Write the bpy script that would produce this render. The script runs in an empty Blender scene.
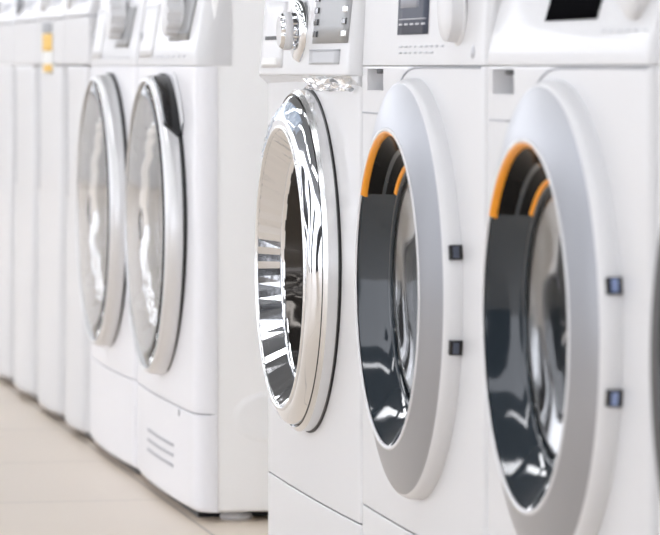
import bpy, bmesh, math, random
from mathutils import Vector
PI = math.pi
S = bpy.context.scene
COL = S.collection
# ------------------------------------------------------------------ camera
cam_d = bpy.data.cameras.new('camera'); cam = bpy.data.objects.new('camera', cam_d); COL.objects.link(cam)
TH = math.atan(760 / 4010)
cam.location = (0, -0.882, 0.655)
cam.rotation_euler = (PI / 2, 0, PI / 2 - TH)
cam_d.sensor_width = 36; cam_d.lens = 36 * 4010 / 660
cam_d.shift_y = -201.5 / 660
cam_d.clip_start = 0.05
cam_d.dof.use_dof = True; cam_d.dof.focus_distance = 4.72; cam_d.dof.aperture_fstop = 12.0
S.camera = cam
# ------------------------------------------------------------------ world / light
W = bpy.data.worlds.new('world'); S.world = W; W.use_nodes = True
nt = W.node_tree; bg = nt.nodes['Background']
bg.inputs[0].default_value = (0.90, 0.925, 1.0, 1); bg.inputs[1].default_value = 1.6
S.view_settings.view_transform = 'Standard'; S.view_settings.look = 'None'
S.view_settings.exposure = 0.86; S.view_settings.gamma = 1.0; S.view_settings.use_curve_mapping = False
LAMP = 5.2          # strength of the ceiling lamps

# ------------------------------------------------------------------ materials
def mat(name, col, rough=.4, metal=0., spec=.5, coat=0., emit=None, es=0., trans=0., ior=1.45, alpha=1., bump=None):
    m = bpy.data.materials.new(name); m.use_nodes = True
    n = m.node_tree.nodes; l = m.node_tree.links; b = n['Principled BSDF']
    b.inputs['Base Color'].default_value = (*col, 1); b.inputs['Roughness'].default_value = rough
    b.inputs['Metallic'].default_value = metal; b.inputs['Specular IOR Level'].default_value = spec
    b.inputs['Coat Weight'].default_value = coat; b.inputs['Coat Roughness'].default_value = .05
    b.inputs['Transmission Weight'].default_value = trans; b.inputs['IOR'].default_value = ior
    b.inputs['Alpha'].default_value = alpha
    if emit: b.inputs['Emission Color'].default_value = (*emit, 1); b.inputs['Emission Strength'].default_value = es
    # procedural micro variation
    tc = n.new('ShaderNodeTexCoord'); no = n.new('ShaderNodeTexNoise')
    sc, st = bump if bump else (60., .01)
    no.inputs['Scale'].default_value = sc; no.inputs['Detail'].default_value = 2
    l.new(tc.outputs['Object'], no.inputs['Vector'])
    bp = n.new('ShaderNodeBump'); bp.inputs['Strength'].default_value = st; bp.inputs['Distance'].default_value = .01
    l.new(no.outputs['Fac'], bp.inputs['Height']); l.new(bp.outputs['Normal'], b.inputs['Normal'])
    return m
M = {}
M['white'] = mat('white_enamel_shaded', (.69, .69, .70), .38, coat=.25)  # darkened white: shade on the near fronts is put into the colour
M['white_lit'] = mat('white_enamel_lit', (.82, .82, .85), .38, coat=.25)  # same white made lighter to paint in more light on the far fronts
M['white_side_lit'] = mat('white_steel_lit', (.95, .95, .95), .5, bump=(220, .02))  # side sheets whiter than fronts: the light on them is in the colour
M['white_plastic'] = mat('white_plastic', (.74, .74, .75), .35)
M['silver_face'] = mat('silver_grey_paint', (.36, .365, .385), .30, metal=.75)
M['silver_door'] = mat('satin_silver', (.80, .80, .805), .32, metal=.45)
M['chrome'] = mat('chrome', (.86, .87, .89), .05, metal=1, bump=(9, .06))
M['satin_chrome'] = mat('satin_chrome', (.80, .80, .80), .2, metal=.9)
M['chrome_flute'] = mat('fluted_chrome', (.80, .81, .83), .08, metal=1)
M['slate'] = mat('dark_slate_glass', (.022, .030, .038), .06, spec=.45, coat=.3)
M['black_gloss'] = mat('black_gloss_plastic', (.008, .008, .009), .08, spec=.6)
M['black'] = mat('black_rubber', (.012, .012, .013), .5)
M['gap'] = mat('dark_gap', (.02, .02, .02), .8)
M['orange'] = mat('orange_plastic', (.95, .36, .02), .3)
M['glass'] = mat('door_glass', (.95, .96, .97), .02, trans=1., ior=1.9, bump=(5, .08))
M['window_glass'] = mat('window_glass', (.96, .97, .98), .03, trans=1., ior=1.15, bump=(4, .1))
M['grey_rubber'] = mat('grey_rubber', (.36, .355, .35), .5)
M['drum'] = mat('drum_steel', (.86, .83, .80), .35, metal=.25, bump=(14, .15))
M['display'] = mat('display_glass', (.09, .10, .13), .35, spec=.03)
M['display_light'] = mat('display_lit_area', (.34, .36, .42), .3, spec=.1)
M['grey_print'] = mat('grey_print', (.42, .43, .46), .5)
M['pale_print'] = mat('pale_print', (.56, .57, .60), .5)
M['blue_cap'] = mat('blue_grey_cap', (.30, .38, .62), .12, metal=.6)
M['label_grey'] = mat('label_grey', (.35, .36, .38), .5)
M['label_orange'] = mat('label_orange', (.86, .52, .05), .5)
M['label_white'] = mat('label_white', (.86, .86, .84), .5)
M['steel_grey'] = mat('control_grey', (.34, .345, .35), .35, metal=.2, spec=.3)
M['dark_inner'] = mat('dark_bronze_inner', (.05, .045, .04), .12, metal=.7, bump=(25, .15))
M['screen'] = mat('black_screen', (.006, .006, .007), .35, spec=0.)
M['cone_grey'] = mat('grey_cone_plastic', (.13, .13, .135), .25, metal=.6, bump=(12, .3))
M['grip_black'] = mat('grip_black', (.006, .006, .006), .16, spec=.05)
M['badge_grey'] = mat('badge_grey', (.50, .51, .53), .4)
M['recess_grey'] = mat('recess_grey', (.70, .71, .73), .5)
M['blue_film'] = mat('blue_film', (.62, .74, .90), .12, alpha=.45)
M['film'] = mat('clear_film', (.92, .95, .98), .08, trans=.85, ior=1.3, bump=(30, .5))
M['wall'] = mat('painted_wall', (.84, .84, .84), .8)
M['ceil'] = mat('ceiling_paint', (.13, .135, .14), .9)
M['fridge'] = mat('dark_steel', (.03, .03, .033), .35, metal=.2)
M['lamp'] = mat('lamp_diffuser', (1, 1, 1), .5, emit=(.95, .965, 1.), es=LAMP)

def floor_mat():
    m = bpy.data.materials.new('beige_floor_tiles'); m.use_nodes = True
    n = m.node_tree.nodes; l = m.node_tree.links; b = n['Principled BSDF']
    tc = n.new('ShaderNodeTexCoord'); br = n.new('ShaderNodeTexBrick')
    br.offset = 0; br.inputs['Scale'].default_value = 1; br.inputs['Brick Width'].default_value = .6
    br.inputs['Row Height'].default_value = .6; br.inputs['Mortar Size'].default_value = .003
    br.inputs['Color1'].default_value = (.80, .695, .58, 1); br.inputs['Color2'].default_value = (.78, .675, .56, 1)
    br.inputs['Mortar'].default_value = (.50, .43, .36, 1)
    no = n.new('ShaderNodeTexNoise'); no.inputs['Scale'].default_value = 3; no.inputs['Detail'].default_value = 6
    mx = n.new('ShaderNodeMixRGB'); mx.blend_type = 'MULTIPLY'; mx.inputs['Fac'].default_value = .25
    cr = n.new('ShaderNodeValToRGB'); cr.color_ramp.elements[0].color = (.8, .8, .8, 1); cr.color_ramp.elements[1].color = (1.1, 1.1, 1.1, 1)
    l.new(tc.outputs['Object'], br.inputs['Vector']); l.new(tc.outputs['Object'], no.inputs['Vector'])
    l.new(no.outputs['Fac'], cr.inputs['Fac']); l.new(br.outputs['Color'], mx.inputs['Color1']); l.new(cr.outputs['Color'], mx.inputs['Color2'])
    l.new(mx.outputs['Color'], b.inputs['Base Color']); b.inputs['Roughness'].default_value = .35
    return m
M['floor'] = floor_mat()

# ------------------------------------------------------------------ helpers
def link(name, bm, m, parent=None, smooth=True, loc=None):
    me = bpy.data.meshes.new(name); bm.to_mesh(me); bm.free()
    if smooth:
        for p in me.polygons: p.use_smooth = True
    me.materials.append(M[m] if isinstance(m, str) else m)
    o = bpy.data.objects.new(name, me); COL.objects.link(o)
    if parent: o.parent = parent
    if loc: o.location = loc
    return o
def sharp(o, deg=35):
    me = o.data; bm = bmesh.new(); bm.from_mesh(me)
    for e in bm.edges:
        if len(e.link_faces) == 2 and e.calc_face_angle(0) > math.radians(deg): e.smooth = False
    bm.to_mesh(me); bm.free(); return o
def thing(name, label, cat, loc, group=None):
    o = bpy.data.objects.new(name, None); COL.objects.link(o); o.location = loc
    o['label'] = label; o['category'] = cat; o.empty_display_size = .1
    if group: o['group'] = group
    return o
def box_bm(x0, x1, y0, y1, z0, z1, bev=0., seg=2, bm=None):
    b = bmesh.new(); bmesh.ops.create_cube(b, size=1)
    for v in b.verts:
        v.co = Vector(((x0 + x1) / 2 + v.co.x * (x1 - x0), (y0 + y1) / 2 + v.co.y * (y1 - y0), (z0 + z1) / 2 + v.co.z * (z1 - z0)))
    if bev: bmesh.ops.bevel(b, geom=b.edges[:], offset=bev, segments=seg, affect='EDGES', profile=.5)
    if bm is None: return b
    me = bpy.data.meshes.new('tmp'); b.to_mesh(me); b.free(); bm.from_mesh(me); bpy.data.meshes.remove(me); return bm
def box(name, x0, x1, y0, y1, z0, z1, m, parent=None, bev=.002):
    return sharp(link(name, box_bm(x0, x1, y0, y1, z0, z1, bev), m, parent), 50)
def lathe(prof, cx, cz, n=144, a0=0., a1=360., mod=None, y0=0., closed=False):
    """revolve (radius, outward t) about the axis through (cx, cz) pointing at the viewer's aisle (-Y)"""
    bm = bmesh.new(); full = abs(a1 - a0) >= 359.9
    k = n if full else n + 1; rings = []
    for i in range(k):
        a = math.radians(a0 + (a1 - a0) * i / n); row = []
        for j, (r, t) in enumerate(prof):
            if mod: r, t = mod(r, t, a, j)
            row.append(bm.verts.new((cx + r * math.cos(a), y0 - t, cz + r * math.sin(a))))
        rings.append(row)
    P = len(prof)
    for i in range(n):
        A = rings[i]; B = rings[(i + 1) % k]
        for j in range(P if closed else P - 1):
            q = (A[j], A[(j + 1) % P], B[(j + 1) % P], B[j])
            bm.faces.new(q)
    if closed and not full:
        bm.faces.new(rings[0]); bm.faces.new(rings[-1][::-1])
    bmesh.ops.remove_doubles(bm, verts=bm.verts, dist=1e-6)
    bmesh.ops.recalc_face_normals(bm, faces=bm.faces)
    return bm
class Panel:
    """front skin of a machine: bulged, rounded at its edges, optionally tilted back"""
    def __init__(s, w, z0, z1, bulge=.004, rc=.022, off=0., tilt=0., rz0=.0012, rz1=.0012, hole=None, cx=0., tz=None, pocket=None, fade=False):
        s.pocket = pocket; s.fade = fade
        s.w, s.z0, s.z1, s.b, s.rc, s.off, s.tilt, s.rz0, s.rz1, s.hole, s.cx = w, z0, z1, bulge, rc, off, tilt, rz0, rz1, hole, cx
        s.tz = z0 if tz is None else tz
    def round(s, d, r):
        if d >= r or r <= 0: return 0.
        d = max(0., min(d, r)); return r - math.sqrt(max(0., r * r - (r - d) ** 2))
    def y(s, x, z):
        h = s.w / 2; x -= s.cx
        y = -s.off - s.b * (1 - (x / h) ** 2) * ((.12 + .88 * max(0., min(1., (.42 - z) / .38))) if s.fade else 1.)
        y += s.round(h - abs(x), s.rc) + s.round(z - s.z0, s.rz0) + s.round(s.z1 - z, s.rz1)
        y += max(0., z - s.tz) * math.tan(math.radians(s.tilt))
        return y
    def samp(s, a, b, r0, r1, step):
        out = [a + r0 * (1 - math.cos(PI / 2 * i / 6)) for i in range(6)] if r0 > 0 else [a]
        n = max(2, int((b - a - r0 - r1) / step))
        out += [a + r0 + (b - r1 - a - r0) * i / n for i in range(n + 1)]
        if r1 > 0: out += [b - r1 * (1 - math.cos(PI / 2 * i / 6)) for i in range(5, -1, -1)]
        else: out.append(b)
        res = []
        for v in out:
            if not res or v - res[-1] > 1e-6: res.append(v)
        return res
    def bm(s, back=.03, step=.012):
        xs = s.samp(s.cx - s.w / 2, s.cx + s.w / 2, s.rc, s.rc, step); zs = s.samp(s.z0, s.z1, s.rz0, s.rz1, step)
        if s.pocket:
            px0, px1, pz0, pz1, pd = s.pocket
            xs = sorted([v for v in xs if min(abs(v - px0), abs(v - px1)) > .002] + [px0, px1])
            zs = sorted([v for v in zs if min(abs(v - pz0), abs(v - pz1)) > .002] + [pz0, pz1])
        bm = bmesh.new(); nx, nz = len(xs), len(zs)
        g = [[bm.verts.new((x, s.y(x, z), z)) for z in zs] for x in xs]
        for i in range(nx - 1):
            for j in range(nz - 1):
                if s.hole:
                    hx, hz, hr = s.hole
                    if all((xs[a] - hx) ** 2 + (zs[c] - hz) ** 2 < hr * hr for a in (i, i + 1) for c in (j, j + 1)): continue
                if s.pocket and xs[i] > px0 - 1e-5 and xs[i + 1] < px1 + 1e-5 and zs[j] > pz0 - 1e-5 and zs[j + 1] < pz1 + 1e-5: continue
                bm.faces.new((g[i][j], g[i + 1][j], g[i + 1][j + 1], g[i][j + 1]))
        rim = [(i, 0) for i in range(nx)] + [(nx - 1, j) for j in range(1, nz)] + [(i, nz - 1) for i in range(nx - 2, -1, -1)] + [(0, j) for j in range(nz - 2, 0, -1)]
        bk = []
        for i, j in rim:
            v = g[i][j]; bk.append(bm.verts.new((v.co.x, max(back, v.co.y + .001), v.co.z)))
        for a in range(len(rim)):
            b = (a + 1) % len(rim); i, j = rim[a]; k, l = rim[b]
            bm.faces.new((g[i][j], bk[a], bk[b], g[k][l]))
        return bm
    def patch(s, x0, x1, z0, z1, th=.0012, n=6, shear=0.):
        """thin plate lying on the panel"""
        bm = bmesh.new(); F = []; B = []; x0 *= .965; x1 *= .965
        for i in range(n + 1):
            for j in range(n + 1):
                z = z0 + (z1 - z0) * j / n; x = x0 + (x1 - x0) * i / n + shear * (z - z0)
                y = s.y(x, z); F.append(bm.verts.new((x, y - th, z))); B.append(bm.verts.new((x, y + .002, z)))
        idx = lambda i, j: i * (n + 1) + j
        for i in range(n):
            for j in range(n):
                bm.faces.new((F[idx(i, j)], F[idx(i + 1, j)], F[idx(i + 1, j + 1)], F[idx(i, j + 1)]))
        rim = [idx(i, 0) for i in range(n + 1)] + [idx(n, j) for j in range(1, n + 1)] + [idx(i, n) for i in range(n - 1, -1, -1)] + [idx(0, j) for j in range(n - 1, 0, -1)]
        for a in range(len(rim)):
            b = (a + 1) % len(rim); bm.faces.new((F[rim[a]], B[rim[a]], B[rim[b]], F[rim[b]]))
        return bm
def merge(bms):
    out = bmesh.new()
    for b in bms:
        me = bpy.data.meshes.new('tmp'); b.to_mesh(me); b.free(); out.from_mesh(me); bpy.data.meshes.remove(me)
    return out
def tube(pts, r, n=8):
    bm = bmesh.new(); rings = []
    for i, p in enumerate(pts):
        p = Vector(p); d = (Vector(pts[min(i + 1, len(pts) - 1)]) - Vector(pts[max(i - 1, 0)])).normalized()
        u = d.cross(Vector((0, 1, 0)));
        if u.length < 1e-3: u = d.cross(Vector((1, 0, 0)))
        u.normalize(); v = d.cross(u)
        rings.append([bm.verts.new(p + u * r * math.cos(2 * PI * k / n) + v * r * math.sin(2 * PI * k / n)) for k in range(n)])
    for a, b in zip(rings, rings[1:]):
        for k in range(n): bm.faces.new((a[k], a[(k + 1) % n], b[(k + 1) % n], b[k]))
    bm.faces.new(rings[0]); bm.faces.new(rings[-1][::-1]); bmesh.ops.recalc_face_normals(bm, faces=bm.faces)
    return bm
BASE = .0145       # underside of the machines above the floor
SEAM = .655        # seam under the control panels
DZ = .42           # height of the door centres

# ------------------------------------------------------------------ structure
def struct(name, x0, x1, y0, y1, z0, z1, m):
    o = link(name, box_bm(x0, x1, y0, y1, z0, z1), m, smooth=False); o['kind'] = 'structure'; return o
struct('floor', -24, 9, -7, .9, -.1, 0, 'floor')
struct('wall_back', -24, 9, .78, .9, 0, 3.4, 'wall')
struct('wall_far', -24.1, -24, -7, .9, 0, 1.5, 'wall')
bm = bmesh.new()
for k in range(6): box_bm(-24.08, -24.02, -7 + k * 1.58 - .03, -7 + k * 1.58 + .03, 1.5, 3.4, bm=bm)
for z in (1.53, 2.4, 3.37): box_bm(-24.07, -24.03, -7, .9, z - .03, z + .03, bm=bm)
o = link('reflection_window', bm, 'fridge', smooth=False); o['kind'] = 'structure'  # unseen window added so the door glass reflects a bright far end
struct('ceiling', -24, 9, -7, .9, 3.4, 3.5, 'ceil')
# ceiling lamps (real fittings, in rows along the aisle)
lamp_src = None
for r, ly in enumerate((-1.2, -3.2, -5.2)):
    for k in range(10):
        x = 6.2 - k * 3.0
        t = thing('ceiling_light', 'long white strip light under the ceiling above the aisle', 'ceiling light', (x, ly, 3.4), 'strip lights on the showroom ceiling')
        if lamp_src is None:
            a = box('housing', -1.15, 1.15, -.16, .16, -.06, 0, 'white_plastic', t); b = box('diffuser', -1.1, 1.1, -.13, .13, -.075, -.058, 'lamp', t)
            lamp_src = (a, b)
        else:
            for q in lamp_src:
                c = q.copy(); COL.objects.link(c); c.parent = t
# unseen dark refrigerators added across the aisle for contrast in chrome reflections
fr_src = None
for k in range(7):
    x = 1.5 - k * 2.3
    t = thing('refrigerator', 'unseen dark steel refrigerator added across the aisle for dark reflections in the washing machines', 'refrigerator', (x, -4.4, 0), 'dark refrigerators added for reflections')
    if fr_src is None:
        fr_src = [box('cabinet', -.35, .35, -.6, 0, .03, 1.9, 'fridge', t, .01), box('door', -.345, .345, .003, .06, .75, 1.89, 'fridge', t, .01),
                  box('door', -.345, .345, .003, .06, .06, .74, 'fridge', t, .01), box('handle', -.32, -.29, .061, .1, .85, 1.5, 'satin_chrome', t, .006),
                  box('foot', -.3, .3, -.55, -.05, 0, .03, 'black', t, .004)]
    else:
        for q in fr_src:
            c = q.copy(); COL.objects.link(c); c.parent = t

# ------------------------------------------------------------------ shared machine pieces
def cabinet(t, w, top=.86, front=.03, depth=.58, embossed=False):
    bms = [box_bm(-w / 2 + .0022, w / 2 - .0022, front - .008, depth, BASE, top, .006, 3)]
    # the cabinet is open behind the door: use a shell with a front frame
    b = bms[0]
    dele = [f for f in b.faces if f.normal.y < -.95 and f.calc_area() > .1]
    bmesh.ops.delete(b, geom=dele, context='FACES')
    o = sharp(link('cabinet', b, 'white_side_lit', t), 50)
    if embossed:
        # pressed circular stiffening in the side sheet
        prof = [(.125, -.0002), (.117, .0006), (.108, .0014), (.098, .0018), (.08, .0010), (.0, .0006)]
        bm = bmesh.new(); n = 64; rings = []
        for i in range(n):
            a = 2 * PI * i / n
            rings.append([bm.verts.new((w / 2 - .0020 + h, .108 + .46 * r * math.cos(a), .150 + .30 * r * math.sin(a))) for r, h in prof])
        for i in range(n):
            A, B = rings[i], rings[(i + 1) % n]
            for j in range(len(prof) - 1): bm.faces.new((A[j], B[j], B[j + 1], A[j + 1]))
        bmesh.ops.remove_doubles(bm, verts=bm.verts, dist=1e-6)
        bmesh.ops.recalc_face_normals(bm, faces=bm.faces)
        link('side_embossing', bm, 'white_side_lit', o)
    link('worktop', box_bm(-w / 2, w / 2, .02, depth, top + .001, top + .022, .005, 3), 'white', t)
    for sx in (-1, 1):
        for yy in (.065, depth - .06):
            f = merge([lathe_z([(.0, 0), (.022, 0), (.024, .004), (.022, .008), (.012, .009), (.012, .0155), (0, .0155)], sx * (w / 2 - .05), yy)])
            link('foot', f, 'white_plastic' if embossed else 'black', t)
    return o
def lathe_z(prof, cx, cy, n=24):
    bm = bmesh.new(); rings = []
    for i in range(n):
        a = 2 * PI * i / n; rings.append([bm.verts.new((cx + r * math.cos(a), cy + r * math.sin(a), z)) for r, z in prof])
    for i in range(n):
        A, B = rings[i], rings[(i + 1) % n]
        for j in range(len(prof) - 1): bm.faces.new((A[j], A[j + 1], B[j + 1], B[j]))
    bmesh.ops.remove_doubles(bm, verts=bm.verts, dist=1e-6); bmesh.ops.recalc_face_normals(bm, faces=bm.faces)
    return bm
def drum(t):
    d = link('drum', lathe([(.165, -.075), (.17, -.09), (.235, -.10), (.24, -.30), (.235, -.33), (.05, -.35), (.0, -.345)], 0, DZ, 96), 'drum', t)
    link('gasket', lathe([(.19, -.006), (.185, -.03), (.165, -.04), (.16, -.05), (.172, -.062), (.165, -.075), (.16, -.07)], 0, DZ, 96), 'grey_rubber', t)
def bowl(d, r=.128, t0=.002, deep=.045, y0=0.):
    """glass dish of the door: shallow cup pushed into the machine"""
    out = []
    N = 10
    for i in range(N + 1):
        u = i / N; out.append((r * (1 - u ** 2.2 * .30), t0 - deep * math.sin(u * PI / 2)))
    out += [(r * .5, t0 - deep * 1.08), (0.0001, t0 - deep * 1.12)]
    inn = [(0.0001, t0 - deep * 1.12 + .004), (r * .5, t0 - deep * 1.08 + .004)]
    for i in range(N, -1, -1):
        u = i / N; inn.append(((r - .004) * (1 - u ** 2.2 * .30), t0 + .002 - (deep - .001) * math.sin(u * PI / 2) + .0))
    return link('glass_bowl', lathe(out + inn, 0, DZ, 96, closed=True), 'glass', d)
def cut_arc(prof, z_cut, n=72):
    """upper piece of a cone whose lower ends are cut level at z_cut above the centre"""
    bm = bmesh.new(); g = []
    for i in range(n + 1):
        row = []
        for r, t in prof:
            a0 = math.asin(min(1, z_cut / r)); a = a0 + (PI - 2 * a0) * i / n
            row.append(bm.verts.new((r * math.cos(a), -t, DZ + r * math.sin(a))))
        g.append(row)
    for i in range(n):
        for j in range(len(prof) - 1): bm.faces.new((g[i][j], g[i][j + 1], g[i + 1][j + 1], g[i + 1][j]))
    return bm
def dish(d, r, t0, deep, seed=1.0):
    """shallow moulded glass with gentle ripples"""
    def rip(rr, tt, a, j):
        e = max(0., min(1., (r - rr) / .02)) * (1 if rr > .001 else 0)
        return rr, tt + e * (.0005 * math.sin(3 * a + seed + rr * 60) + .0002 * math.sin(7 * a + 2 * seed))
    N = 14; o = [(max(.0001, r * (1 - i / N)), t0 - deep * math.sin(min(1, 2.2 * i / N) * PI / 2)) for i in range(N + 1)]
    prof = [(a, b) for a, b in o] + [(a, b - .004) for a, b in o[::-1]]
    return link('glass_bowl', lathe(prof, 0, DZ, 128, mod=rip, closed=True), 'glass', d)
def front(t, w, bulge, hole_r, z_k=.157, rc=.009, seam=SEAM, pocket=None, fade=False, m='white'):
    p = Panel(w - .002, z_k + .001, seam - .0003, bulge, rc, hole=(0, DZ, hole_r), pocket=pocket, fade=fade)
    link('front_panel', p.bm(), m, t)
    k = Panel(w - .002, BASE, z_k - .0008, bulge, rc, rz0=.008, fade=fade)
    box('toe_shadow_block', -w / 2 + .04, w / 2 - .075, .014, .5, .0005, BASE + .004, 'black', t, 0)  # black box stands in for the shadow gap under the machine
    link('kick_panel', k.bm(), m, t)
    return p, k
def ridged_knob(t, cx, cz, y, r, h, m='white_plastic', name='dial', ring=None, n=72, ridges=24, amp=.03):
    prof = [(r * 1.08, 0), (r * 1.08, h * .12), (r * .98, h * .2), (r * .95, h * .9), (r * .88, h), (r * .3, h * 1.02), (0.0001, h * 1.02)]
    def mod(rr, tt, a, j):
        return (rr * (1 + amp * (1 if math.sin(a * ridges) > 0 else -1)), tt) if j in (2, 3) else (rr, tt)
    return sharp(link(name, lathe(prof, cx, cz, n * 2, mod=mod, y0=y), m, t), 40)

# ------------------------------------------------------------------ machine with chrome door
def chrome_washer(x):
    w = .624
    t = thing('washing_machine', 'white front loader with the mirror-chrome porthole door, left end of the near row', 'washing machine', (x, 0, 0), 'front-loading washing machines')
    cabinet(t, w); front(t, w, .004, .19, z_k=.134); drum(t)
    # projecting control panel, its lower edge chamfered back to the body
    cp = Panel(w - .004, .6435, .86, .006, .014, off=.013, tilt=5, rz0=.003, rz1=.01)
    c = link('control_panel', cp.bm(), 'white', t)
    bm = bmesh.new(); pr = [(-.012, .6435), (.004, .6285), (.02, .6285), (.02, .6435)]
    L = [bm.verts.new((-w / 2 + .004, y, z)) for y, z in pr]; R = [bm.verts.new((w / 2 - .004, y, z)) for y, z in pr]
    for i in range(4): bm.faces.new((L[i], L[(i + 1) % 4], R[(i + 1) % 4], R[i]))
    bm.faces.new(L[::-1]); bm.faces.new(R); link('panel_underside', bm, 'satin_chrome', t, smooth=False)
    # detergent drawer with a dark grip slot
    dr = link('detergent_drawer', cp.patch(-.285, -.105, .653, .735, .0015), 'white_plastic', t)
    link('grip_slot', cp.patch(-.255, -.135, .688, .6925, .0028), 'black', dr)
    link('sticker', cp.patch(-.275, -.145, .656, .6655, .0022), 'label_white', dr)
    # big silver dial
    y = cp.y(.02, .697)
    k = link('dial', lathe([(.038, 0), (.038, .004), (.034, .009), (.024, .008), (.023, .0085)], .015, .697, 72, y0=y), 'chrome', t)
    sharp(link('grip', lathe([(.0215, .006), (.0205, .024), (.018, .028), (.0001, .0285)], .015, .697, 96, y0=y,
        mod=lambda r, tt, a, j: (r * (1 + .05 * (1 if math.sin(a * 14) > 0 else -1)), tt) if j < 2 else (r, tt)), 'chrome_flute', k), 40)
    link('grip_band', lathe([(.0230, .014), (.0230, .0235), (.021, .0235), (.021, .014)], .015, .697, 72, y0=y, closed=True), 'white_plastic', k)
    # display with its side keys
    d = link('display', cp.patch(.100, .300, .6815, .80, .0015, shear=.1), 'steel_grey', t)
    for i, z in enumerate((.689, .703, .717, .731)):
        link('key', cp.patch(.106, .130, z, z + .007, .003), 'black_gloss', d)
        link('key', cp.patch(.268, .290, z, z + .007, .003), 'black_gloss' if i % 2 else 'satin_chrome', d)
    s = link('badge', cp.patch(.088, .262, .657, .6735, .0014), 'badge_grey', t)
    link('badge_edge', cp.patch(.088, .262, .6725, .6745, .002), 'grey_print', s)
    # door
    d = sharp(link('door', lathe([(.200, -.004), (.206, .0035), (.2065, .006), (.2065, .018), (.2015, .0228)], 0, DZ, 160), 'satin_chrome', t))
    sharp(link('gap_ring', lathe([(.190, 0), (.2085, 0), (.2085, .0032), (.200, .0032)], 0, DZ, 128, y0=-.002), 'black', d))
    sharp(link('crease_ring', lathe([(.2018, .0226), (.1998, .0212), (.1985, .0235)], 0, DZ, 128), 'black_gloss', d))
    def wav(r, tt, a, j):
        e = math.sin(j * PI / 8) if j < 9 else 0
        return (r + e * .0006 * math.sin(5 * a + 1) , tt + e * (.0010 * math.sin(3 * a + j * .5) + .0006 * math.sin(11 * a)))
    pr = []
    for i in range(9):
        u = i / 8; pr.append((.1985 - .026 * u, .0235 + .0150 * math.sin(u * PI / 2) ** .8))
    pr_ring = list(pr)
    cr = link('chrome_ring', lathe(pr, 0, DZ, 256, mod=wav), 'chrome', d)
    LOW = .009; Z2 = DZ - LOW
    for v in cr.data.vertices: v.co.z -= LOW * max(0., min(1., (-v.co.y - .0235) / .0150))
    link('lip', lathe([(.1725, .0385), (.171, .0405), (.1685, .0405), (.1665, .037)], 0, Z2, 160), 'satin_chrome', d)
    def flute(r, tt, a, j):
        k = round(a * 112 / (2 * PI)); return (r + (.0007 if k % 2 else -.0007) * (1 - j * .3), tt)
    link('inner_cone', lathe([(.1665, .037), (.146, .010)], 0, Z2, 112, mod=flute), 'chrome_flute', d, smooth=False)
    link('bezel_ring', lathe([(.1475, .0105), (.1455, .0125), (.1435, .0105), (.1425, .007)], 0, Z2, 128), 'chrome', d)
    link('inner_wall', lathe([(.1430, .008), (.141, .0), (.137, -.014), (.132, -.024)], 0, Z2, 128, mod=lambda r, tt, a, j: (r + .0008 * math.sin(a * 24), tt)), 'dark_inner', d)
    link('inner_ring', lathe([(.132, -.024), (.128, -.020), (.124, -.022), (.120, -.030)], 0, Z2, 128), 'chrome', d)
    bowl(d, .120, -.026, .035).location.z = -LOW
    # bluish protective film still stuck on the upper part of the chrome ring
    fm = link('blue_film', lathe([(a, b + .0012) for a, b in pr_ring[1:7]], 0, DZ - .003, 90, 62, 138, mod=lambda r, tt, a, j: (r, tt + .0007 * math.sin(37 * a + j * 2) + .0005 * math.sin(61 * a))), 'blue_film', cr)
    # crumpled leftover film under the control panel
    random.seed(4); bm = bmesh.new(); g = []
    for i in range(15):
        row = []
        for j in range(5):
            xx = .02 + .28 * i / 14; row.append(bm.verts.new((xx, -.012 - random.random() * .01 + j * .003, .641 - j * .0035 - random.random() * .002)))
        g.append(row)
    for i in range(14):
        for j in range(4): bm.faces.new((g[i][j], g[i + 1][j], g[i + 1][j + 1], g[i][j + 1]))
    link('protective_film', bm, 'film', t, smooth=False)
    return t

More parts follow.
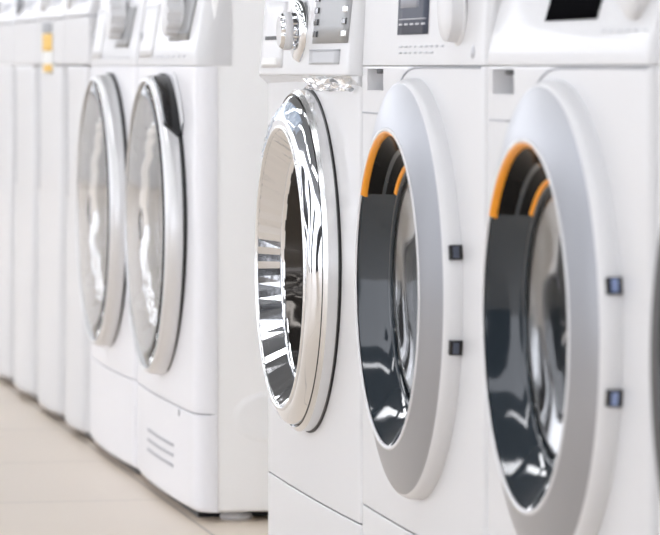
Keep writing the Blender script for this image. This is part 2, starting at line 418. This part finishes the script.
# ------------------------------------------------------------------ machines with silver face and orange trim
def trim_washer(x, w, label, kind):
    t = thing('washing_machine', label, 'washing machine', (x, 0, 0), 'front-loading washing machines')
    cabinet(t, w); p, k = front(t, w, .004, .20, z_k=.159, pocket=(-.270, -.176, .628, .652, .03)); drum(t)
    if kind == 'B':
        cp = Panel(w - .002, SEAM + .0003, .86, .004, .009, tilt=2.5, rz1=.01)
    else:
        cp = Panel(w - .002, SEAM + .0003, .86, .004, .009, tilt=16, rz1=.01, tz=.672)
    link('control_panel', cp.bm(back=.065 if kind != 'B' else .03), 'white', t)
    # drawer grip recess at the far end, drawer edge line below it
    yy = p.y(-.23, .64); b = box_bm(-.270, -.176, yy - .0, yy + .034, .628, .652)
    bmesh.ops.delete(b, geom=[f for f in b.faces if f.normal.y < -.9], context='FACES')
    r = link('drawer_grip', b, 'white_plastic', t, smooth=False)
    box('dark_corner_block', -.222, -.190, yy + .001, yy + .03, .6465, .6515, 'black', r, .0008)  # added black block stands in for the dark gap in the recess corner
    link('drawer_edge', p.patch(-.318, -.20, .6015, .6035, .0006), 'grey_print', t)
    pts = [(.295, 0, .6545), (.1, 0, .6545), (0, 0, .654), (-.03, 0, .652), (-.055, 0, .647), (-.075, 0, .640), (-.09, 0, .632)]
    link('moulding_line', tube([(a, p.y(a, min(c, .650)) - .0002, c - .001) for a, _, c in pts], .0012), 'grey_print', t)
    if kind == 'B':
        d = link('display', cp.patch(-.100, .060, .6885, .80, .0014), 'display', t)
        link('lit_area', cp.patch(-.085, .015, .717, .79, .002), 'display_light', d)
        bs = [cp.patch(-.09 + .03 * i, -.072 + .03 * i, .6985, .7005, .002) for i in range(5)] + [cp.patch(-.09, .05, .7045, .7055, .002)]
        link('display_print', merge(bs), 'pale_print', d)
        bs = []; random.seed(2)
        for zz, n in ((.6745, 9), (.668, 7)):
            for i in range(n):
                x0 = -.093 + i * .027; bs.append(cp.patch(x0, x0 + .012 + random.random() * .008, zz, zz + .0022, .0006, 2))
        link('printed_symbols', merge(bs), 'pale_print', t)
        link('indicator_ring', lathe([(.007, 0), (.0065, .001), (.0001, .001)], .262, .669, 24, y0=cp.y(.262, .669)), 'pale_print', t)
        ridged_knob(t, .195, .712, cp.y(.195, .712), .034, .016, amp=0.)
    else:
        link('display', cp.patch(-.075, .118, .6965, .80, .0014, shear=.0), 'screen', t)
        ridged_knob(t, .235, .727, cp.y(.235, .727), .034, .016, amp=0.)
        bs = []
        for i in range(6): bs.append(cp.patch(.14 + .027 * i, .158 + .027 * i, .6845, .6862, .0006, 2))
        link('printed_symbols', merge(bs), 'pale_print', t)
    # door
    d = sharp(link('door', lathe([(.205, -.006), (.221, -.004), (.2225, .004), (.2215, .014), (.219, .019), (.2165, .0210)], 0, DZ, 160), 'white_plastic', t), 50)
    fc = sharp(link('silver_ring', lathe([(.2165, .0210), (.2150, .0216), (.1715, .0350), (.170, .0352)], 0, DZ, 192), 'silver_face', d), 50)
    link('lip', lathe([(.170, .0352), (.1695, .0365), (.1665, .0365), (.1655, .0345)], 0, DZ, 192), 'white_plastic', d)
    # dark tinted cone, its upper segment a black grip with an orange edge
    cone = [(.1655, .0345), (.159, .028), (.149, .019), (.139, .010), (.132, .0055), (.130, .003)]
    link('tinted_cone', lathe([(r + .0006, t - .0012) for r, t in cone], 0, DZ, 160), 'slate', d)
    cone2 = [(.1655, .034), (.156, .024), (.150, .020), (.148, .016), (.139, .009), (.132, .0050), (.130, .002)]
    g = sharp(link('grip_segment', cut_arc(cone2, .096), 'grip_black', d), 60)
    link('orange_edge', lathe([(.1657, .0350), (.1660, .0362), (.1638, .0350), (.1612, .0312), (.1612, .0290)], 0, DZ, 72, 35, 145), 'orange', g)
    link('orange_inner_edge', lathe([(.1345, .0065), (.1335, .0085), (.1305, .0062), (.1300, .003)], 0, DZ, 72, 47, 133), 'orange', g)
    link('inner_rim', lathe([(.1310, .001), (.1308, .0050), (.129, .0060), (.127, .004), (.126, -.002)], 0, DZ, 128), 'slate', d)
    dish(d, .1275, .003, .010)
    # two hinge covers on the near side of the door
    for sgn in (1, -1):
        a = math.degrees(math.asin(.0475 / .2225)) * sgn
        h = sharp(link('latch_cover', lathe([(.2175, .0160), (.2250, .0150), (.2265, .002), (.2205, .001)], 0, DZ, 6, a - 1.9, a + 1.9, closed=True), 'black_gloss', d))
        sharp(link('latch_inlay', lathe([(.2240, .0125), (.2266, .0112), (.2272, .006), (.2240, .0045)], 0, DZ, 4, a - 1.5, a + 1.5, closed=True), 'blue_cap' if kind != 'B' else 'display', h))
    return t

# ------------------------------------------------------------------ machines of the far row with silver domed doors
def silver_washer(x, w, label, slots, handle):
    t = thing('washing_machine', label, 'washing machine', (x, 0, 0), 'front-loading washing machines')
    cabinet(t, w, embossed=slots); p, k = front(t, w, .010, .20, z_k=.155, rc=.026, fade=True, m='white_lit'); drum(t)
    cp = Panel(w - .002, SEAM + .0003, .86, .0012, .026, tilt=9, rz1=.01, tz=.668)
    link('control_panel', cp.bm(back=.05), 'white', t)
    dr = link('detergent_drawer', cp.patch(-.29, -.13, .668, .75, .0014), 'white_plastic', t)
    link('badge', lathe([(.012, 0), (.012, .0015), (.0001, .002)], -.275, .697, 24, y0=cp.y(-.275, .697)), 'label_grey', dr)
    ridged_knob(t, .105 if slots else .085, .732, cp.y(.1, .732), .033, .026, ridges=10, amp=.05)
    link('dial_plate', cp.patch(.03, .13, .692, .712, .001), 'pale_print', t)
    d = link('display', cp.patch(.02 if slots else .03, .225 if slots else .2, .693 if slots else .685, .80 if slots else .75, .0014, shear=.35), 'steel_grey', t)
    link('display_strip', cp.patch(.03, .215, .703, .706, .003), 'label_grey', d)
    bs = []
    for i in range(8): bs.append(cp.patch(-.2 + .055 * i, -.17 + .055 * i, .668, .6705, .0008, 2))
    link('printed_symbols', merge(bs), 'pale_print', t)
    # door: thick silver drum-shaped rim, tinted domed window
    d = sharp(link('door', lathe([(.214, .0045), (.2245, .0045), (.2255, .008), (.2245, .021), (.2222, .028), (.2195, .0312), (.2170, .0318), (.2160, .0305)], 0, DZ, 160), 'silver_door', t), 50)
    link('gap_ring', lathe([(.20, 0), (.2275, -.006), (.2280, .0050), (.214, .0050)], 0, DZ, 128, y0=-.001), 'black', d)
    link('inner_cone', lathe([(.2160, .0305), (.206, .024), (.184, .019), (.172, .008), (.160, .002), (.150, -.004), (.134, -.012)], 0, DZ, 160,
        mod=lambda r, tt, a, j: (r, tt + (.0022 * math.sin(a * 9 + j) + .0012 * math.sin(a * 23) if 1 < j < 6 else 0))), 'cone_grey', d)
    link('inner_ring', lathe([(.158, .002), (.154, .014), (.149, .015), (.146, .004)], 0, DZ, 160, mod=lambda r, tt, a, j: (r, tt + .0016 * math.sin(17 * a + 2 * math.sin(3 * a)) + .0012 * math.sin(7 * a + 1))), 'chrome', d)
    N = 8; o = [(max(.0001, .2158 * (1 - i / N)), .0306 + .006 * math.sin(i / N * PI / 2)) for i in range(N + 1)]
    link('window', lathe(o + [(a if a > .001 else a, b - .003) for a, b in o[::-1]], 0, DZ, 160, closed=True), 'window_glass', d)
    bowl(d, .136, -.008, .04); d.location.z = -.004
    if handle:
        a = sharp(link('handle', lathe([(.221, .001), (.2300, .002), (.2300, .0235), (.2245, .0265), (.219, .0265)], 0, DZ, 40, 37, 78, closed=True, mod=lambda r, tt, a, j: (r, tt * min(1., .35 + max(0, math.degrees(a) - 37) / 9)) ), 'black_gloss', d), 50)
        link('finger_recess', lathe([(.2295, .0010), (.243, .0022), (.250, .0020), (.254, .000)], 0, DZ, 40, 37, 64, y0=-.0020), 'recess_grey', t)
    if slots:
        for z in (.093, .078, .063):
            sharp(link('vent_slot', k.patch(-.135, .14, z, z + .0045, .0008, 12), 'grey_print', t))
        link('screw_cap', lathe([(.005, 0), (.005, .001), (.0001, .0015)], .178, .147, 16, y0=k.y(.178, .147)), 'label_grey', t)
    return t

# ------------------------------------------------------------------ slim top-loading machines
def top_loader(x, w, label, group, dark=False):
    t = thing('top_loading_washer', label, 'washing machine', (x, 0, 0), group)
    link('cabinet', box_bm(-w / 2 + .001, w / 2 - .001, .085, .6, BASE, .86, .006, 3), 'white_side_lit', t)
    box('toe_shadow_block', -w / 2 + .012, w / 2 - .012, .018, .5, .0005, BASE + .004, 'black', t, 0)  # toe-gap shadow built as a black box
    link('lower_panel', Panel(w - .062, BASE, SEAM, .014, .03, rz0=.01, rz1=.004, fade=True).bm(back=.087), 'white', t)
    lp = Panel(w - .062, BASE, SEAM, .014, .03, rz0=.01, rz1=.004, fade=True)
    link('slit_shade_strip', lp.patch(-w / 2 + .036, -w / 2 + .066, .42, .645, .0008), 'grey_print', t)  # grey plate paints in the shaded slit beside the panel
    up = Panel(w - .001, SEAM + .002, .741, .002, .006, rz0=.003)
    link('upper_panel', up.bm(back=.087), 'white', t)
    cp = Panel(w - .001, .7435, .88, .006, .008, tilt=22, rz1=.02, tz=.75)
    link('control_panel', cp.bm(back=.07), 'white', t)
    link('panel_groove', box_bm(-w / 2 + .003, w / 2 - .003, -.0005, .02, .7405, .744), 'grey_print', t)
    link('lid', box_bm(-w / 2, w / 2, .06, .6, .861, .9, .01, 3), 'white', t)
    link('dial', lathe([(.018, 0), (.017, .012), (.0001, .013)], -.07, .775, 36, y0=cp.y(-.07, .775)), 'label_grey' if dark else 'white_plastic', t)
    link('display', cp.patch(.03, .13, .768, .785, .001), 'pale_print', t)
    for sx in (-1, 1): link('foot', lathe_z([(0, 0), (.02, 0), (.02, .006), (.012, .008), (.012, .0155), (0, .0155)], sx * (w / 2 - .05), .08), 'black', t)
    return t, up

# ------------------------------------------------------------------ place everything
chrome_washer(-4.777)
trim_washer(-4.149, .630, 'white front loader with orange-edged window and grey display, directly beside the chrome-doored one', 'B')
trim_washer(-3.5275, .609, 'white front loader with orange-edged window and slanted black display above it', 'C')
silver_washer(-5.991, .629, 'white front loader with black door handle and three vent slots, beyond the gap', True, True)
silver_washer(-6.599, .584, 'white front loader with plain silver door behind the black-handled one', False, False)
tl = []
for x, w, l in ((-7.074, .361, 'slim white top loader right beside the silver-doored front loaders'),
                (-7.476, .438, 'slim white top loader wearing the orange and grey energy label'),
                (-7.902, .412, 'slim white top loader just left of the one with the energy label'),
                (-8.322, .42, 'slim white top loader cut by the left edge of the photo')):
    tl.append(top_loader(x, w, l, 'slim top loaders at the far end of the row', 'just left' in l))
# energy label stuck to the second top loader
up = tl[1][1]
e = thing('energy_label', 'narrow energy label with orange blocks stuck on the front of the slim top loader', 'label', (-7.476, -.0006, 0))
up = Panel(.43, .6, .76, .0020, .006)
link('sheet', up.patch(-.078, .078, .640, .737, .0012), 'label_white', e)
link('header', up.patch(-.075, .075, .7165, .736, .0022), 'label_grey', e)
link('orange_block', up.patch(-.075, .075, .683, .7155, .0022), 'label_orange', e)
link('orange_block', up.patch(-.06, .075, .644, .658, .0022), 'label_orange', e)

# ------------------------------------------------------------------ nearest machine, cut by the right edge, with black door
def black_door_washer(x):
    w = .624
    t = thing('washing_machine', 'white front loader with black door, cut off by the right edge of the photo', 'washing machine', (x, 0, 0), 'front-loading washing machines')
    cabinet(t, w); front(t, w, .004, .19); drum(t)
    cp = Panel(w - .002, SEAM + .0003, .86, .004, .009, tilt=5, rz1=.01); link('control_panel', cp.bm(), 'white', t)
    link('display', cp.patch(-.05, .12, .70, .78, .0014), 'black_gloss', t); ridged_knob(t, .22, .74, cp.y(.22, .74), .032, .02)
    d = link('door', lathe([(.19, -.004), (.207, .003), (.208, .02), (.204, .032), (.195, .036), (.165, .037)], 0, DZ, 160), 'black', t)
    link('inner_cone', lathe([(.165, .037), (.150, .015), (.132, .0)], 0, DZ, 128), 'slate', d)
    bowl(d, .134, .0, .05)
black_door_washer(-2.898)
